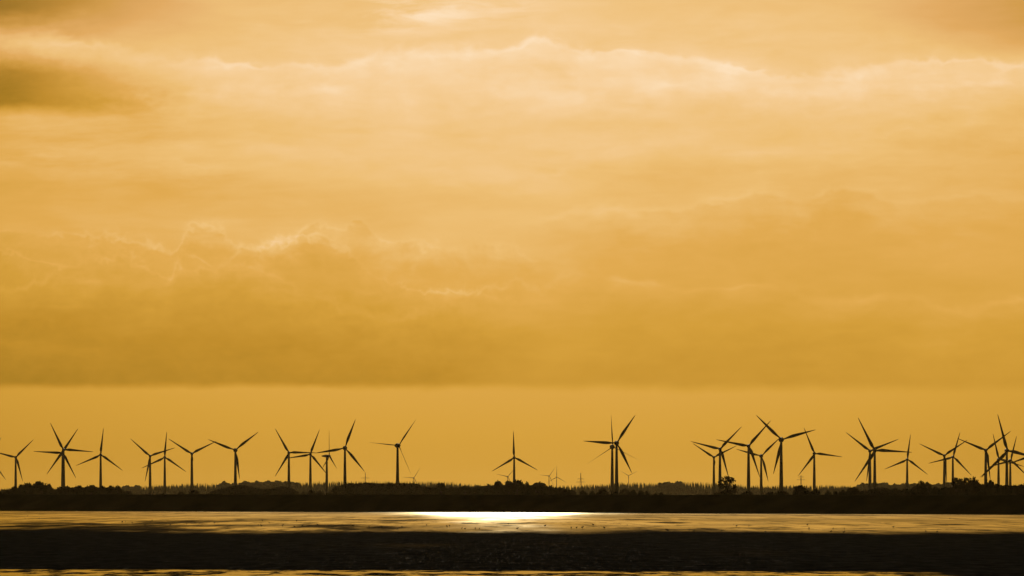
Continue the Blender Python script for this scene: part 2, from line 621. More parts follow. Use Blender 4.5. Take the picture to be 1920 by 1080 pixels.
# ------------------------------------------------------------------ wind turbines
def blade_mesh(kind, length):
    if kind == 'broad':      # slim root, belly a third of the way out
        sec = [(.03, 1.25, 1.25), (.09, 1.2, 1.1), (.16, 1.6, .75), (.24, 2.35, .6), (.32, 2.75, .55), (.40, 2.65, .48), (.52, 2.25, .38), (.66, 1.65, .28),
               (.80, 1.1, .19), (.91, .7, .12), (.97, .45, .07), (1.0, .12, .03)]
    else:                    # belly close to the hub, long straight taper
        sec = [(.03, 1.5, 1.5), (.07, 1.55, 1.4), (.12, 2.1, 1.0), (.17, 2.75, .8), (.22, 2.8, .68), (.32, 2.35, .5), (.46, 1.85, .36), (.62, 1.4, .26),
               (.78, 1.0, .17), (.90, .68, .11), (.97, .42, .07), (1.0, .12, .03)]
    n = 12
    rings = []
    for (r, c, t) in sec:
        ring = []
        tw = R(14) * (1 - r) ** 2 if r > .12 else 0
        off = 0.0 if r < .1 else -.15 * c
        for k in range(n):
            a = 2 * math.pi * k / n
            x = off + c * .57 * math.cos(a)
            y = t * .5 * math.sin(a) * (1.0 if r < .1 else (.55 + .45 * math.cos(a)))
            if r >= .1:
                y = t * .5 * math.sin(a) * (.65 + .35 * math.cos(a))
            ring.append(Vector((x * math.cos(tw) - y * math.sin(tw), x * math.sin(tw) + y * math.cos(tw), r * length)))
        rings.append(ring)
    mb = MB()
    mb.ring_tube(rings)
    return mb.mesh('blade_' + kind, True)


def make_meshes():
    ms = {}
    ms['blade', 'broad'] = blade_mesh('broad', 35.0)
    ms['blade', 'slim'] = blade_mesh('slim', 35.0)
    t = MB()
    t.lathe([(-1.0, 2.1), (0, 2.1), (10, 1.92), (22, 1.7), (36, 1.46), (50, 1.22), (62.6, 1.02), (63, 1.0)], n=24)
    ms['tower'] = t.mesh('tower', True)
    # nacelles: front (rotor side) is -Y
    for kind, k in (('broad', 1.0), ('slim', .74)):
        nb = MB()
        nb.lathe([(-2.0, 1.9 * k), (-1.4, 2.45 * k), (-.4, 2.65 * k), (1.2, 2.6 * k), (3.2, 2.2 * k), (5.2, 1.6 * k), (6.8, .95 * k), (7.6, .4 * k), (7.8, .1)], 'Y', 20)
        nb.lathe([(-2.2, 1.12), (-1.2, 1.35)], n=16)
        ms['nacelle', kind] = nb.mesh('nacelle_' + kind, True)
        hb = MB()
        hb.lathe([(-2.3, .12), (-2.15, .7 * k), (-1.6, 1.35 * k), (-.8, 1.85 * k), (.2, 2.15 * k), (1.3, 2.25 * k), (1.6, 2.1 * k)], 'Y', 20)
        ms['hub', kind] = hb.mesh('rotor_hub_' + kind, True)
    return ms


TM = make_meshes()
PROTO = {}


def turbine_proto(kind):
    root = empty('wind_turbine', (0, 0, 0))
    tw = obj('tower', TM['tower'], M_PAINT, root)
    na = obj('nacelle', TM['nacelle', kind], M_PAINT, root, (0, 0, 64))
    hub = obj('rotor_hub', TM['hub', kind], M_PAINT, root, (0, -3.6, 64))
    for k in range(3):
        b = obj('blade', TM['blade', kind], M_BLADE, hub)
        b.rotation_mode = 'XYZ'
        b.rotation_euler = (0, R(-120 * k), 0)
    return root


def copy_tree(o, parent=None):
    c = o.copy()
    COL.objects.link(c)
    c.parent = parent
    for ch in sorted(o.children, key=lambda q: q.name):
        copy_tree(ch, c)
    return c


G_MAIN = 'wind turbines of the wind farm behind the dike'
G_FAR = 'pale far wind turbines beyond the forest'


def place_turbine(kind, hx, hy, rpx, ang, yaw, label, Rm=35.0, pitch=0.0, group=G_MAIN, D=None):
    D = D or Rm * F / rpx
    hub = at(hx, hy, D)
    face = math.atan2(hub.x, hub.y)          # wind direction is the same for all; small spread between machines
    psi = R(yaw)
    off = Vector((math.sin(psi), -math.cos(psi), 0)) * 3.6 * (Rm / 35.0)
    base = hub - off
    gz = landz(base.y)
    H = hub.z - gz
    if kind not in PROTO:
        root = turbine_proto(kind)
        PROTO[kind] = root
    else:
        root = copy_tree(PROTO[kind])
    root.location = (base.x, base.y, gz)
    root.rotation_euler = (0, 0, psi)
    tag(root, label, 'wind turbine', group)
    s = Rm / 35.0
    for ch in root.children:
        nm = ch.name.split('.')[0]
        if nm == 'tower':
            ch.scale = (1.1, 1.1, H / 64.0)
        elif nm == 'nacelle':
            ch.location = (0, 0, H)
            ch.scale = (s, s, s)
        elif nm == 'rotor_hub':
            ch.location = (0, -3.6 * s, H)
            ch.rotation_euler = (0, R(90 - ang), 0)
            ch.scale = (s, s, s)
            for k, b in enumerate(sorted(ch.children, key=lambda q: q.name)):
                m = Matrix.Rotation(R(-120 * k), 4, 'Y') @ Matrix.Rotation(R(pitch), 4, 'Z')
                b.rotation_euler = m.to_euler()
    return root


T = [
    # kind, hub x, hub y, blade px, blade angle, yaw, label, rotor radius, pitch
    ('slim', -17, 862, 46.5, 66, 6, 'wind turbine cut off by the picture edge, only two blade tips in view', 35, 0),
    ('slim', 29.9, 857.3, 46.9, 45.5, 16, 'leftmost wind turbine whose tower shows, standing behind a clump of low round trees', 35, 0),
    ('slim', 119.1, 843.2, 56.0, 115.9, 8, 'upper rotor of the star shaped pair, one blade level to the right', 35, 0),
    ('slim', 117.2, 848.7, 53.8, 57.5, 8, 'lower rotor of the star shaped pair, one blade level to the left', 35, 0),
    ('slim', 188.9, 852.6, 50.4, 84, 10, 'wind turbine with one blade upright, first to the right of the star shaped pair', 35, 0),
    ('slim', 281.5, 855, 49.0, 138.5, 8, 'wind turbine whose level blade crosses the upright blade of its close neighbour', 35, 0),
    ('slim', 309, 857.3, 48.1, 85.5, 8, 'wind turbine with upright blade, crossed by the blade of its close left neighbour', 35, 0),
    ('slim', 359.8, 850.6, 52.3, 147.2, 6, 'wind turbine like a letter Y, its right blade meeting the broad bladed neighbour', 35, 0),
    ('broad', 441.2, 844, 54.8, 158.3, 4, 'broad bladed turbine like a letter Y, lowest blade just beside its tower', 35, 0),
    ('slim', 541.8, 848.7, 52.3, 119.6, 6, 'left one of four turbines in a row joined by their level blades', 35, 0),
    ('slim', 582, 851.8, 49.9, 69.6, 4, 'second of four turbines in a row, hub where two level blades meet', 35, 0),
    ('slim', 617.4, 855, 48.8, 91, 74, 'turbine turned side on, its pointed nacelle seen from the side', 35, 0),
    ('broad', 646.8, 840, 57.6, 69.7, 4, 'tall broad bladed turbine beside the side on turbine, one blade steeply up', 35, 0),
    ('broad', 747.7, 835.3, 60.0, 54.8, 24, 'lone turbine with thin feathered blades and a round bulky nacelle', 35, -80),
    ('slim', 964.2, 857.8, 49.5, 91.6, 2, 'lone wind turbine at the centre rising behind the tallest round trees', 35, 0),
    ('broad', 1149.2, 837.7, 60.2, 93.3, 10, 'rear turbine of the close twin towers, with hair thin feathered blades', 35, -82),
    ('broad', 1156.6, 830.6, 63.0, 56.5, 2, 'front turbine of the close twin towers, with broad dark blades', 35, 0),
    ('slim', 1339, 857.3, 48.4, 147, 2, 'paler lower turbine just left of the open branched tree', 35, 0),
    ('slim', 1350.8, 841.6, 58.2, 46.0, 4, 'turbine standing right behind the open branched tree', 35, 0),
    ('slim', 1404.3, 836, 62.8, 49.1, 2, 'tall turbine one place left of the tallest, long blade crossing its neighbour', 35, 0),
    ('broad', 1428, 855, 49.6, 44.8, 4, 'lower paler turbine between the two tallest towers', 35, 0),
    ('broad', 1465.7, 824.3, 66.7, 136.2, 2, 'highest hub of all, broad blades with one crossing far to the right', 35, 0),
    ('slim', 1527.7, 850.3, 52.9, 113.0, 4, 'turbine just right of the highest hub, beside a small lattice pylon', 35, 0),
    ('slim', 1631.9, 845.5, 57.5, 142.6, 0, 'left tower of the close pair with crossed blades, lowest blade along its tower', 35, 0),
    ('slim', 1640.5, 844.6, 69.5, 117.0, -4, 'right tower of the close pair with crossed blades, with the longer blades', 42, 0),
    ('slim', 1701.6, 861.3, 47.4, 83, 0, 'small turbine with one upright blade touched by a long level blade tip', 35, 0),
    ('slim', 1771, 854.2, 52.2, 154.4, -4, 'Y shaped turbine left of the ragged tall trees, lowest blade beside its tower', 35, 0),
    ('slim', 1787.5, 856.6, 48.8, 74.4, 2, 'turbine at the left end of the ragged tall trees, one blade nearly upright', 35, 0),
    ('slim', 1849.2, 844, 58.6, 157.7, 0, 'Y shaped turbine right of the ragged tall trees, crossed by a long low blade', 35, 0),
    ('slim', 1873.3, 861.0, 49.4, 103.5, 2, 'smaller thin turbine between the last Y shaped one and the longest bladed one', 35, 0),
    ('slim', 1889.3, 844.8, 71.2, 105.4, 2, 'long bladed turbine with the highest blade tip near the right edge', 42, 0),
    ('slim', 1895.6, 863, 47.0, 76.5, 6, 'low turbine whose tower hides close behind the longest bladed turbine', 35, 0),
    ('slim', 1930.7, 855, 50.0, 200, 2, 'turbine outside the right picture edge, only one blade reaching in', 35, 0),
]
for (k, hx, hy, rp, an, yw, lb, rm, pt) in T:
    place_turbine(k, hx, hy, rp, an, yw, lb, float(rm), float(pt))
FARS = [
    (776.3, 896, 22.7, 57, 20, 'pale tiny far turbine right beside the feathered lone turbine'),
    (952.7, 893.5, 24.5, 169, 20, 'pale tiny far turbine half hidden behind the central turbine tower'),
    (1030.3, 892.4, 21.0, 174, 25, 'pale tiny far turbine, left of two close together'),
    (1044, 894.3, 22.3, 90, 8, 'pale tiny far turbine with upright blade, right of two close together'),
    (1178.8, 892, 18.8, 148, 5, 'faintest far turbine, just right of the close twin towers'),
]
for (hx, hy, rp, an, yw, lb) in FARS:
    ft = place_turbine('slim', hx, hy, rp, float(an), yw, lb, 52.0, 0.0, G_FAR)
    for q in ft.children_recursive:           # slenderer blades on the big modern machines
        if q.name.startswith('blade'):
            q.scale = (.55, .55, 1)


# ------------------------------------------------------------------ pylons
def pylon(px, top, D, arms, label):
    p = at(px, top, D)
    gz = landz(D)
    H = p.z - gz
    root = empty('lattice_pylon', (p.x, D, gz), R(12))
    tag(root, label, 'pylon', 'lattice power pylons on the horizon')
    mb = MB()

    def half(z):
        t = z / H
        return 3.6 * (1 - t) ** 1.3 + .35
    N = 9
    zs = [H * (1 - (1 - i / N) ** 1.25) for i in range(N + 1)]
    for i in range(N):
        a, b = half(zs[i]), half(zs[i + 1])
        c0 = [(-a, -a), (a, -a), (a, a), (-a, a)]
        c1 = [(-b, -b), (b, -b), (b, b), (-b, b)]
        for k in range(4):
            k2 = (k + 1) % 4
            mb.bar((*c0[k], zs[i]), (*c1[k], zs[i + 1]), .20)
            mb.bar((*c0[k], zs[i]), (*c1[k2], zs[i + 1]), .11)
            mb.bar((*c0[k2], zs[i]), (*c1[k], zs[i + 1]), .11)
            mb.bar((*c1[k], zs[i + 1]), (*c1[k2], zs[i + 1]), .1)
    obj('lattice_mast', mb.mesh('lattice_mast'), M_STEEL, root)
    for (ay, hw) in arms:
        z = at(px, ay, D).z - gz
        w = hw * D / F
        am = MB()
        b = half(z)
        for s in (-1, 1):
            for q in (-b, b):
                am.bar((0, q, z), (s * w, 0, z + .2), .2)
                am.bar((0, q, z + 2.0), (s * w, 0, z + .4), .16)
            for j in range(1, 5):
                xx = s * w * j / 5
                am.bar((xx, 0, z), (xx, 0, z + 2.0 * (1 - j / 5) + .3), .12)
            for j in (.5, 1.0):
                am.bar((s * w * j, 0, z), (s * w * j, 0, z - 2.2), .16)
        obj('crossarm', am.mesh('crossarm'), M_STEEL, root)


pylon(685, 886, 7500, [(896.5, 7.5)], 'single armed lattice pylon right of the tall broad bladed turbine')
pylon(1088.9, 886.5, 7450, [(898, 6), (904, 8.5)], 'two armed lattice pylon standing alone left of the twin towers')
pylon(1501.9, 890.5, 7450, [(899.5, 8), (894.5, 5)], 'lattice pylon behind an airy bush right of the highest turbine')


# ------------------------------------------------------------------ trees
def crown_mesh(seed, style):
    """unit crown: x,y in -.5..+.5, z in 0..1 ; many small leaf faces gathered in clumps"""
    rnd = random.Random(seed)
    lobes = []
    if style == 'dome':
        lobes.append((Vector((0, 0, .50)), .47, .49))
        for i in range(26):
            a = rnd.uniform(0, 2 * math.pi)
            e = rnd.uniform(.05, 1.35)
            rr = rnd.uniform(.10, .17)
            c = Vector((math.cos(a) * math.cos(e) * (.5 - rr), math.sin(a) * math.cos(e) * (.5 - rr), .5 + math.sin(e) * (.49 - rr)))
            lobes.append((c, rr, rr))
        for i in range(8):
            a = rnd.uniform(0, 2 * math.pi)
            rr = rnd.uniform(.12, .18)
            lobes.append((Vector((math.cos(a) * .36, math.sin(a) * .36, rnd.uniform(.14, .45))), rr, rr))
        per, size = 62, .052
    elif style == 'lumpy':
        for i in range(13):
            a = rnd.uniform(0, 2 * math.pi)
            q = rnd.uniform(0, .34)
            rr = rnd.uniform(.13, .24)
            zz = rnd.uniform(.25, 1 - rr) if q < .2 else rnd.uniform(.15, .72)
            lobes.append((Vector((math.cos(a) * q, math.sin(a) * q, zz)), rr, rr * .9))
        lobes.append((Vector((rnd.uniform(-.1, .1), 0, .80)), .20, .20))
        lobes.append((Vector((0, 0, .4)), .36, .36))
        per, size = 120, .055
    else:                                   # open: separate clumps with sky between
        for i in range(46):
            a = rnd.uniform(0, 2 * math.pi)
            q = .43 * math.sqrt(rnd.random())
            rr = rnd.uniform(.07, .15)
            zz = .96 - rr * .7 - q * q * 1.1 - .62 * rnd.random() ** 1.3
            lobes.append((Vector((math.cos(a) * q, math.sin(a) * q, max(.1, zz))), rr, rr * .62))
        per, size = 50, .036
    v, f = [], []
    for (c, rx, rz) in lobes:
        big = rx > .3
        cnt = int(per * (6 if big else 1) * (rx / .15 if not big else 1))
        for _ in range(cnt):
            d = Vector((rnd.gauss(0, 1), rnd.gauss(0, 1), rnd.gauss(0, 1))).normalized()
            rad = (rnd.random() ** .45) * rnd.choice((1, 1, 1, 1.06))
            p = c + Vector((d.x * rx, d.y * rx, d.z * rz)) * rad
            if p.z < 0.01:
                p.z = .01 + rnd.random() * .04
            u = Vector((rnd.gauss(0, 1), rnd.gauss(0, 1), rnd.gauss(0, 1))).normalized()
            w = u.orthogonal().normalized()
            s = size * rnd.uniform(.6, 1.25)
            t = u.cross(w)
            b = len(v)
            v += [p + w * s, p + t * s * .7, p - w * s, p - t * s * .7]
            f.append((b, b + 1, b + 2, b + 3))
    return mesh_from('crown_' + style, v, f), lobes


def trunk_mesh(seed, lobes, style):
    """unit trunk with limbs that reach into the clumps; z 0..1 is the whole tree, crown spans .14..1"""
    rnd = random.Random(seed)
    mb = MB()
    fork = .34 if style == 'open' else .42
    r0 = .022 if style == 'open' else .03
    mb.bar((0, 0, -.03), (0.01, 0, .12), r0 * 1.25, r0, 7)
    mb.bar((0.01, 0, .12), (0, .01, fork), r0, r0 * .75, 7)
    mb.bar((0, .01, fork), (-.01, 0, .74), r0 * .75, r0 * .25, 6)
    for (c, rx, rz) in lobes[:34]:
        if rx > .3:
            continue
        tip = Vector((c.x, c.y, .14 + c.z * .86))
        zz = rnd.uniform(.2, .62) if style == 'open' else rnd.uniform(.25, .6)
        zz = min(zz, tip.z - .04)
        a = Vector((0, 0, max(.1, zz)))
        m = a.lerp(tip, .5) + Vector((0, 0, .02))
        mb.bar(a, m, r0 * .42, r0 * .28, 5)
        mb.bar(m, tip, r0 * .28, r0 * .09, 5)
    return mb.mesh('trunk_' + style)


VAR = {}
for st, k in (('dome', 4), ('lumpy', 4), ('open', 3)):
    VAR[st] = []
    for i in range(k):
        cm, lb = crown_mesh(100 * len(st) + i * 7 + 3, st)
        VAR[st].append((cm, trunk_mesh(11 + i, lb, st)))
TREE_PROTO = {}
trnd = random.Random(21)


def tree(style, px, top, wpx, D, label, group, name='round_tree', cat='tree'):
    p = at(px, top, D)
    gz = landz(D)
    H = p.z - gz
    W = wpx * D / F
    i = trnd.randrange(len(VAR[style]))
    key = (style, i)
    if key not in TREE_PROTO:
        root = empty(name, (0, 0, 0))
        cr = obj('crown', VAR[style][i][0], M_LEAF, root, (0, 0, .14))
        cr.scale = (1, 1, .86)
        obj('trunk', VAR[style][i][1], M_BARK, root)
        TREE_PROTO[key] = root
    else:
        root = copy_tree(TREE_PROTO[key])
        root.name = name
    root.location = (p.x, D, gz)
    root.scale = (W, W * .9, H)
    root.rotation_euler = (0, 0, trnd.uniform(0, 6.28))
    tag(root, label, cat, group)
    return root


GL = 'round trees of the clump under the star shaped turbines'
GC = 'trees of the central mound under the lone turbine'
GB = 'low round bushes along the top of the dike'
GM = 'bushes between the central mound and the twin towers'
GR = 'bushes and trees on the right behind the dike'
GT = 'ragged tall trees near the right edge'
DL, DM, DN = 2350, 2700, 1800
TREES = [
    # style, x, top, width, distance, label, group, name
    ('lumpy', 8, 918, 26, DL, 'low rounded tree in the left picture corner', GL),
    ('dome', 27, 911.5, 20, DL, 'small round tree at the foot of the leftmost visible tower', GL),
    ('dome', 39.5, 907, 15, DL, 'narrow round tree just right of the leftmost visible tower', GL),
    ('dome', 52, 904, 27, DL, 'round tree left of the highest tree in the leftmost clump', GL),
    ('dome', 75, 901.5, 32, DL, 'highest and broadest round tree of the leftmost clump', GL),
    ('dome', 91, 906, 19, DL, 'sloping right end tree of the leftmost clump', GL),
    ('lumpy', 112, 912.5, 30, DL, 'low spreading tree at the foot of the star shaped turbine pair', GL),
    ('dome', 126, 910.5, 17, DL, 'small bump of a tree just right of the star shaped pair tower', GL),
    ('dome', 145, 909.5, 34, DL, 'wide flat topped tree midway between star pair and the next turbine', GL),
    ('dome', 171, 908.5, 30, DL, 'wide smooth tree just left of the upright bladed turbine tower', GL),
    ('lumpy', 192, 910.5, 26, DL, 'sloping tree at the foot of the upright bladed turbine', GL),
    ('dome', 208, 909.5, 17, DL, 'small knob shaped tree, first right of the upright bladed turbine', GL),
    ('dome', 221, 909.5, 16, DL, 'small knob shaped tree at the right end of the long dark clump', GL),
    ('dome', 240, 920, 18, DL, 'tiny round bush right of the long dark clump on the left', GB),
    ('lumpy', 306, 924.5, 10, DL, 'tiny bush below the upright blade of the crossed turbines', GB),
    ('dome', 340, 921.5, 17, DL, 'small round bush left of the Y shaped turbine foot', GB),
    ('dome', 365, 918.5, 24, DL, 'round bush at the foot of the slim Y shaped turbine', GB),
    ('lumpy', 568, 921.5, 15, DM, 'low bush between the first two of the four joined turbines', GB),
    ('lumpy', 583, 918.5, 20, DM, 'round bush below the second of the four joined turbines', GB),
    ('dome', 599, 920.5, 20, DM, 'flat bush left of the side on turbine foot', GB),
    ('lumpy', 614, 923, 18, DM, 'lowest bush at the foot of the side on turbine', GB),
    ('dome', 826, 904, 22, DL, 'round dark tree standing clear above the wood left of centre', GC),
    ('lumpy', 846, 912, 24, DM, 'low tree right of the round one left of centre', GC),
    ('dome', 871, 910.5, 34, DM, 'broad low tree before the gap in the wood left of centre', GC),
    ('lumpy', 895, 910, 28, DM, 'low uneven tree left of the central mound', GC),
    ('lumpy', 915, 907.5, 24, DM, 'sloping tree at the left foot of the central mound', GC),
    ('dome', 934, 900.5, 20, DL, 'ball shaped tree at the left of the central mound', GC),
    ('dome', 953, 900, 20, DL, 'rounded tree just left of the lone central turbine tower', GC),
    ('dome', 970, 898.5, 32, DL, 'highest tree of the central mound, round and broad', GC),
    ('lumpy', 988, 904, 24, DL, 'sloping tree on the right shoulder of the central mound', GC),
    ('dome', 1011, 903.3, 36, DL, 'broad dome shaped tree at the right of the central mound', GC),
    ('lumpy', 1033, 910.5, 26, DL, 'low tree below the two close pale far turbines', GC),
    ('lumpy', 1052, 913, 28, DM, 'low thicket tree right of the central mound', GM),
    ('lumpy', 990, 921, 24, DN, 'dark small bush in front of the central mound', GM),
    ('lumpy', 1060, 918, 28, DN, 'dark low bush left of the two armed pylon', GM),
    ('lumpy', 1094, 919, 26, DN, 'dark low bush below the two armed pylon', GM),
    ('dome', 1111, 920.5, 16, DN, 'small dark bush right of the two armed pylon', GM),
    ('dome', 1130, 915.5, 27, DN, 'dark dome shaped bush left of the twin towers', GM),
    ('lumpy', 1153, 920.5, 24, DN, 'low dark bush at the foot of the twin towers', GM),
    ('dome', 1171, 915, 22, DM, 'paler round bush just right of the twin towers', GM),
    ('lumpy', 1187, 917.5, 20, DN, 'dark bush second right of the twin towers', GM),
    ('dome', 1202, 919, 16, DN, 'dark bush below the faintest far turbine on its right', GM),
    ('lumpy', 1213, 919.5, 12, DN, 'small dark end bush of the row right of the twin towers', GM),
    ('lumpy', 1228, 924, 16, DN, 'very low bush trailing off right of the twin towers', GM),
    ('dome', 1240, 922.5, 11, DN, 'single small bush standing alone before the far forest', GM),
    ('open', 1364, 887.5, 36, DN, 'airy open branched tree with sky showing between its limbs', GR, 'open_tree'),
    ('lumpy', 1362, 917, 46, DN, 'low scrub around the foot of the open branched tree', GR),
    ('dome', 1400, 921, 33, DN, 'smooth dome shaped bush right of the open branched tree', GR),
    ('dome', 1448, 922, 30, DN, 'flat dome bush left of the highest turbine foot', GR),
    ('dome', 1466, 920, 36, DN, 'broad dome shaped bush at the foot of the highest turbine', GR),
    ('open', 1500, 906, 24, DN, 'airy bush in front of the lattice pylon near the highest turbine', GR, 'open_tree'),
    ('lumpy', 1500, 914, 24, DN, 'dense dark bush under the airy one before the lattice pylon', GR),
    ('lumpy', 1514, 918, 24, DN, 'dark bush between pylon and the turbine beside it', GR),
    ('dome', 1529, 916.5, 21, DN, 'dark bush at the foot of the turbine beside the pylon', GR),
    ('dome', 1553, 919.5, 15, DN, 'small round dark bush, first in the gap right of the pylon turbine', GR),
    ('dome', 1566, 920, 13, DN, 'smallest round dark bush in the gap right of the pylon turbine', GR),
    ('lumpy', 1580, 918, 20, DN, 'dark bush left of the dome shaped tree by the crossed pair', GR),
    ('dome', 1600, 913, 28, DN, 'dark round tree left of the crossed blade pair', GR),
    ('lumpy', 1632, 916.5, 28, DM, 'low bush under the left tower of the crossed blade pair', GR),
    ('dome', 1652, 913, 40, DM, 'long low dome of a tree under the crossed blade pair', GR),
    ('dome', 1676, 914.5, 30, DM, 'low sloping tree right of the crossed blade pair', GR),
    ('lumpy', 1698, 917.5, 28, DM, 'low tree at the foot of the small upright bladed turbine', GR),
    ('lumpy', 1716, 910, 18, DL, 'bush at the left side of the two tufted trees', GR),
    ('open', 1727, 896.5, 15, DN, 'taller left one of the two tufted trees', GR, 'open_tree'),
    ('open', 1738.5, 899.5, 17, DN, 'lower right one of the two tufted trees', GR, 'open_tree'),
    ('lumpy', 1728, 908, 36, DN, 'dense dark bush under the two tufted trees', GR),
    ('lumpy', 1754, 913, 26, DN, 'dark bush left of the Y shaped turbine by the ragged trees', GR),
    ('dome', 1772, 911.5, 16, DN, 'dark bush at the foot of the Y shaped turbine by the ragged trees', GR),
    ('lumpy', 1787, 913, 22, DN, 'dark bush under the left end of the ragged tall trees', GR),
    ('open', 1793, 890.5, 20, DN, 'leftmost of the ragged tall trees, close against a tower', GT, 'open_tree'),
    ('open', 1806, 889.5, 19, DN, 'second of the ragged tall trees, with gaps of sky', GT, 'open_tree'),
    ('open', 1822, 888, 27, DN, 'highest and fullest of the ragged tall trees', GT, 'open_tree'),
    ('open', 1835, 894, 22, DN, 'sloping right end one of the ragged tall trees', GT, 'open_tree'),
    ('lumpy', 1804, 906, 34, DN, 'dense dark hedge tree under the left ragged tall trees', GT),
    ('lumpy', 1830, 903.5, 34, DN, 'dense dark hedge tree under the highest ragged tall tree', GT),
    ('lumpy', 1850, 900, 16, DN, 'dark tree at the foot of the last Y shaped turbine', GT),
    ('dome', 1858, 899, 17, DN, 'square topped dark tree right of the last Y shaped turbine', GT),
    ('lumpy', 1868, 906, 22, DN, 'dark sloping tree at the foot of the thin small turbine', GR),
    ('lumpy', 1887, 908.5, 28, DN, 'dark low tree at the foot of the longest bladed turbine', GR),
    ('dome', 1904, 909.5, 22, DN, 'dark low bush right of the longest bladed turbine', GR),
    ('dome', 1916, 907, 22, DN, 'dark dome shaped tree at the right picture edge', GR),
]
for tdef in TREES:
    st, px, top, w, D, lb, g = tdef[:7]
    tree(st, px, top, w * (1.12 if st != 'open' else 1.3 if w < 34 else 1.08), D, lb, g, tdef[7] if len(tdef) > 7 else ('round_tree' if D != DN else 'dark_bush'),
         'tree' if (len(tdef) > 7 or D != DN) else 'bush')


def add_round(mb_v, mb_f, c, rx, rz, rnd, n=150, s=1.0):
    for _ in range(n):
        d = Vector((rnd.gauss(0, 1), rnd.gauss(0, 1), rnd.gauss(0, 1))).normalized()
        rad = rnd.random() ** .35
        p = c + Vector((d.x * rx, d.y * rx, d.z * rz)) * rad
        u = Vector((rnd.gauss(0, 1), rnd.gauss(0, 1), rnd.gauss(0, 1))).normalized()
        w = u.orthogonal().normalized()
        t = u.cross(w)
        q = s * rnd.uniform(.6, 1.2)
        b = len(mb_v)
        mb_v += [p + w * q, p + t * q * .8, p - w * q, p - t * q * .8]
        mb_f.append((b, b + 1, b + 2, b + 3))


def interp(P, x):
    for (a, b), (c, d) in zip(P, P[1:]):
        if a <= x <= c:
            return b + (d - b) * (x - a) / (c - a)
    return P[0][1] if x < P[0][0] else P[-1][1]


def woodland(name, prof, D, label, seed, step=6.5):
    """a belt of trees grown together into one mass"""
    rnd = random.Random(seed)
    v, f = [], []
    x = prof[0][0]
    while x <= prof[-1][0]:
        for row in range(3):
            xx = x + rnd.uniform(-3, 3)
            D2 = D + row * 28 + rnd.uniform(-8, 8)
            top = interp(prof, xx) + row * .4 + rnd.uniform(0, 1.2)
            p = at(xx, top, D2)
            gz = landz(D2)
            r = rnd.uniform(4.2, 6.2)
            h = (p.z - gz)
            add_round(v, f, Vector((p.x, D2, p.z - r * .8)), r, r * .8, rnd, 170, .95)
            add_round(v, f, Vector((p.x, D2, gz + h * .42)), r * 1.05, h * .42, rnd, 150, 1.1)
        x += step
    o = obj(name, mesh_from(name, v, f), M_LEAF)
    tag(o, label, 'wood', None, 'stuff')


woodland('distant_wood', [(391, 925), (405, 918), (425, 913.5), (440, 909.5), (456, 908.5), (470, 912), (490, 916), (515, 914), (530, 911.5), (545, 915), (559, 923)], 2700,
         'low dark mass of wood below the broad bladed Y shaped turbine', 5)
woodland('distant_wood', [(622, 922), (630, 913), (642, 908.5), (652, 905.5), (690, 904.5), (730, 905.5), (770, 905), (786, 908), (800, 912), (815, 914), (835, 913)], 2750,
         'long flat topped dark wood under the feathered lone turbine', 6)
woodland('distant_wood', [(835, 914), (860, 913), (882, 913), (900, 912), (930, 909), (1000, 909), (1035, 913), (1070, 918)], 2780,
         'dark wood that joins the trees of the central mound', 8)
woodland('distant_wood', [(-20, 921), (10, 920), (40, 913), (90, 912), (102, 919), (112, 915), (160, 913), (222, 914), (232, 922)], 2420,
         'dark undergrowth that joins the trees of the leftmost clump', 9)
woodland('distant_wood', [(1600, 922), (1625, 919), (1690, 918), (1720, 915), (1760, 916), (1800, 911), (1850, 908), (1935, 911)], 1900,
         'dark undergrowth that joins the bushes near the right edge', 10, 5.5)


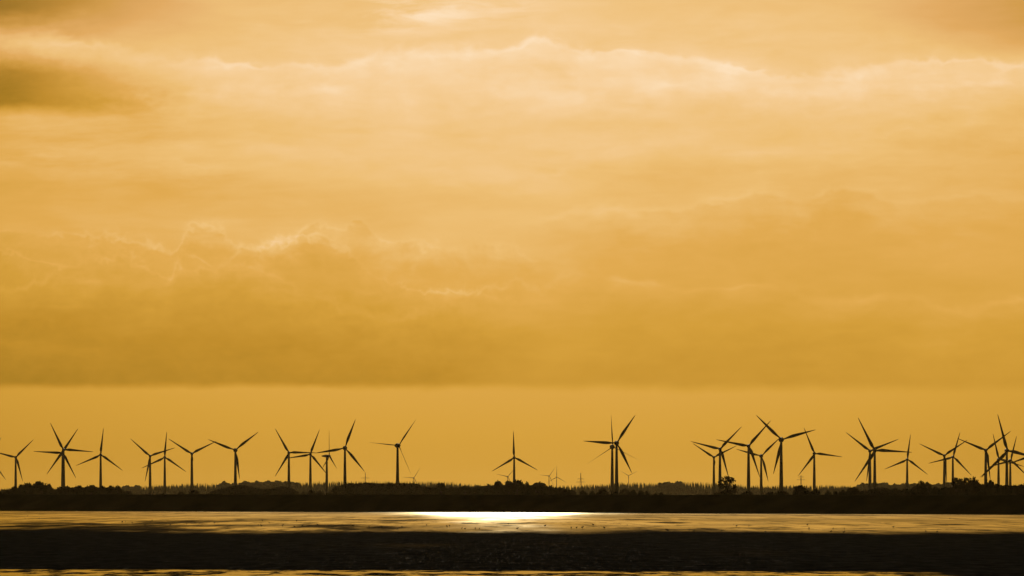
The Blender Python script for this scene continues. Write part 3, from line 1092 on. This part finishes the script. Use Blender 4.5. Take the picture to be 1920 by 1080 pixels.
def far_forest():
    rnd = random.Random(12)
    prof = [(-30, 916), (100, 915), (228, 911.5), (260, 911), (290, 909), (330, 908), (370, 906), (400, 906.5), (420, 904), (435, 907), (455, 903.5), (475, 904), (500, 902.5),
            (530, 902.5), (560, 904), (600, 902.5), (640, 902.5), (700, 902), (780, 902), (820, 902.5), (850, 904), (870, 907), (900, 908), (920, 908), (1000, 910), (1040, 911),
            (1080, 910), (1110, 908), (1140, 907), (1160, 904.5), (1200, 904.5), (1240, 905), (1300, 903.5), (1330, 905), (1380, 906), (1400, 910), (1450, 910),
            (1480, 909.5), (1550, 909.5), (1600, 911), (1625, 906), (1660, 905), (1672, 909), (1700, 906), (1720, 907), (1760, 907), (1790, 905), (1850, 908), (1950, 909)]
    roundz = [(228, 262), (408, 440), (448, 560), (1236, 1278), (1606, 1664), (1668, 1800)]
    v, f = [], []
    x = -40.0
    while x < 1960:
        for row in range(5):
            xx = x + rnd.uniform(-2.2, 2.2)
            D = 7000 + row * 55 + rnd.uniform(-18, 18)
            isr = any(a <= xx <= b for a, b in roundz)
            top = interp(prof, xx) + (rnd.uniform(-1.6, 4.6) if not isr else 1.6 * math.sin(xx * .31) + 1.1 * math.sin(xx * .83 + 1) + rnd.uniform(-.5, 3.2))
            p = at(xx, top, D)
            gz = landz(D)
            h = p.z - gz
            if isr:
                r = rnd.uniform(3.6, 6.2)
                add_round(v, f, Vector((p.x, D, p.z - r * .75)), r, r * .75, rnd, 44, 1.6)
                add_round(v, f, Vector((p.x, D, gz + h * .36)), r, h * .42, rnd, 44, 2.6)
            else:
                # spruce: stacked, drooping, jagged skirts
                n = 7
                w0 = rnd.uniform(2.8, 4.2)
                tiers = 6
                for t in range(tiers):
                    zt = h * (.12 + .88 * (t + 1.25) / tiers)
                    zb = h * (.88 * t / tiers) - (2.5 if t == 0 else 0)
                    zt = min(zt, h)
                    wr = w0 * (1 - t / tiers) ** .8 + .18
                    b = len(v)
                    v.append(Vector((p.x, D, gz + zt)))
                    for k in range(n):
                        a = 2 * math.pi * k / n + t
                        q = wr * rnd.uniform(.7, 1.2)
                        v.append(Vector((p.x + math.cos(a) * q, D + math.sin(a) * q, gz + zb - rnd.uniform(0, 1.0))))
                    for k in range(n):
                        f.append((b, b + 1 + k, b + 1 + (k + 1) % n))
        x += 2.6
    # brushwood along the edge of the forest
    x = -40.0
    while x < 1960:
        p = at(x, 924 + rnd.uniform(-2, 2), 6950)
        add_round(v, f, Vector((p.x, 6950 + rnd.uniform(-8, 8), landz(6950) + 4.0)), 6, 6, rnd, 26, 2.6)
        x += 3.5
    o = obj('far_forest', mesh_from('far_forest', v, f), M_NEEDLE)
    tag(o, 'hazy far conifer forest with spiky tops along the horizon', 'forest', None, 'stuff')


far_forest()


# ------------------------------------------------------------------ wading birds on the flat
def bird_mesh():
    mb = MB()
    n = 8

    def ell(c, r, tilt=0.0):
        rings = []
        for i in range(6):
            t = -1 + 2 * i / 5
            rr = math.sqrt(max(0.02, 1 - t * t))
            ring = []
            for k in range(n):
                a = 2 * math.pi * k / n
                q = Vector((t * r[0], math.cos(a) * rr * r[1], math.sin(a) * rr * r[2]))
                q = Matrix.Rotation(tilt, 3, 'Y') @ q
                ring.append(Vector(c) + q)
            rings.append(ring)
        mb.ring_tube(rings)
    ell((0, 0, .26), (.21, .10, .115), R(-10))
    ell((.20, 0, .40), (.065, .05, .055))
    mb.bar((.14, 0, .30), (.19, 0, .39), .055, .04, 6)
    mb.bar((.24, 0, .40), (.35, 0, .385), .018, .008, 5)
    mb.bar((-.16, 0, .27), (-.31, 0, .24), .05, .015, 5)
    mb.bar((.02, .03, .18), (.01, .035, 0), .014, .012, 5)
    mb.bar((-.02, -.03, .18), (-.01, -.035, 0), .014, .012, 5)
    return mb.mesh('wading_bird', True)


BM = bird_mesh()
b0 = obj('wading_bird', BM, M_BIRD)
spots = [(47, 972), (52, 967), (73, 972), (229, 979.5), (235, 978), (248, 981), (282, 979), (285, 977), (319, 985.5), (350, 983), (402, 981), (272, 985),
         (484, 985), (490, 986), (492, 976), (505, 980), (530, 986), (552, 988), (567, 986), (556, 977), (595, 984), (617, 987), (624, 988), (658, 980.5), (662, 986.5),
         (692, 988), (716, 988), (746, 991.5), (754, 988.5), (800, 985), (838, 988), (843, 986.5), (866, 991), (872, 992), (891, 992), (899, 992), (953, 983),
         (970, 992), (1022, 987), (1071, 991), (1081, 990), (1092, 990), (1112, 985), (1133, 991), (1176, 985), (1249, 994), (1252, 996), (1292, 994), (1301, 996.5),
         (1353, 996), (1376, 984), (1381, 987), (1404, 987), (1435, 998), (1504, 999), (1514, 984.5), (1517, 992.5), (1558, 998), (1562, 992), (1582, 999), (1583, 992),
         (1675, 989), (1736, 998.5), (1757, 998.5), (1781, 972)]
brnd = random.Random(4)
for i, (px, py) in enumerate(spots):
    o = b0 if i == 0 else b0.copy()
    if i:
        COL.objects.link(o)
    D = CAMH * F / (py + 1.2 - HZ)
    o.location = ((px - 960) * D / F, D, .035)
    o.rotation_euler = (0, 0, brnd.uniform(0, 6.28))
    s = brnd.uniform(.9, 1.5)
    o.scale = (s, s, s)
    tag(o, 'tiny dark wading bird standing on the shining wet flat', 'bird', 'wading birds scattered over the wet flat')

# ------------------------------------------------------------------ haze
def build_haze():
    m = bpy.data.materials.new('evening_haze')
    m.use_nodes = True
    nt = m.node_tree
    nt.nodes.clear()
    out = nt.nodes.new('ShaderNodeOutputMaterial')
    pv = nt.nodes.new('ShaderNodeVolumePrincipled')
    pv.inputs['Color'].default_value = (.98, .72, .32, 1)
    pv.inputs['Density'].default_value = HAZE
    pv.inputs['Anisotropy'].default_value = .55
    nt.links.new(pv.outputs[0], out.inputs['Volume'])
    x0, x1, y0, y1, z0, z1 = -6200, 6200, -500, 15600, -2, 125
    v = [(x0, y0, z0), (x1, y0, z0), (x1, y1, z0), (x0, y1, z0), (x0, y0, z1), (x1, y0, z1), (x1, y1, z1), (x0, y1, z1)]
    f = [(0, 3, 2, 1), (4, 5, 6, 7), (0, 1, 5, 4), (1, 2, 6, 5), (2, 3, 7, 6), (3, 0, 4, 7)]
    o = obj('haze', mesh_from('haze', v, f), m)
    o['kind'] = 'stuff'


HAZE = 6.3e-6
build_haze()

# ------------------------------------------------------------------ sun, camera, render
sl = bpy.data.lights.new('sun', 'SUN')
sl.energy = 2.0
sl.angle = R(.53)
sl.color = (1.0, .86, .62)
so = bpy.data.objects.new('sun', sl)
COL.objects.link(so)
so.location = (0, 500, 300)
so.rotation_euler = Vector((math.sin(R(-.2)) * -1, -math.cos(R(SUN_EL)), -math.sin(R(SUN_EL)))).to_track_quat('-Z', 'Y').to_euler()

cam = bpy.data.cameras.new('camera')
cam.lens = 100
cam.sensor_width = 36
cam.sensor_fit = 'HORIZONTAL'
cam.shift_y = (HZ - 540) / 1920.0
cam.clip_start = .5
cam.clip_end = 40000
co = bpy.data.objects.new('camera', cam)
COL.objects.link(co)
co.location = (0, 0, CAMH)
co.rotation_euler = (R(90), 0, 0)
S.camera = co

S.render.resolution_x, S.render.resolution_y = 1920, 1080
S.view_settings.view_transform = 'Standard'
S.view_settings.look = 'None'
S.view_settings.exposure = 0
S.view_settings.gamma = 1
S.render.engine = 'CYCLES'
S.cycles.use_denoising = True
S.cycles.denoiser = 'OPENIMAGEDENOISE'
S.cycles.denoising_input_passes = 'RGB_ALBEDO_NORMAL'
S.cycles.denoising_prefilter = 'ACCURATE'
S.cycles.max_bounces = 6
S.cycles.volume_bounces = 1
S.cycles.transparent_max_bounces = 8
S.cycles.sample_clamp_indirect = 5
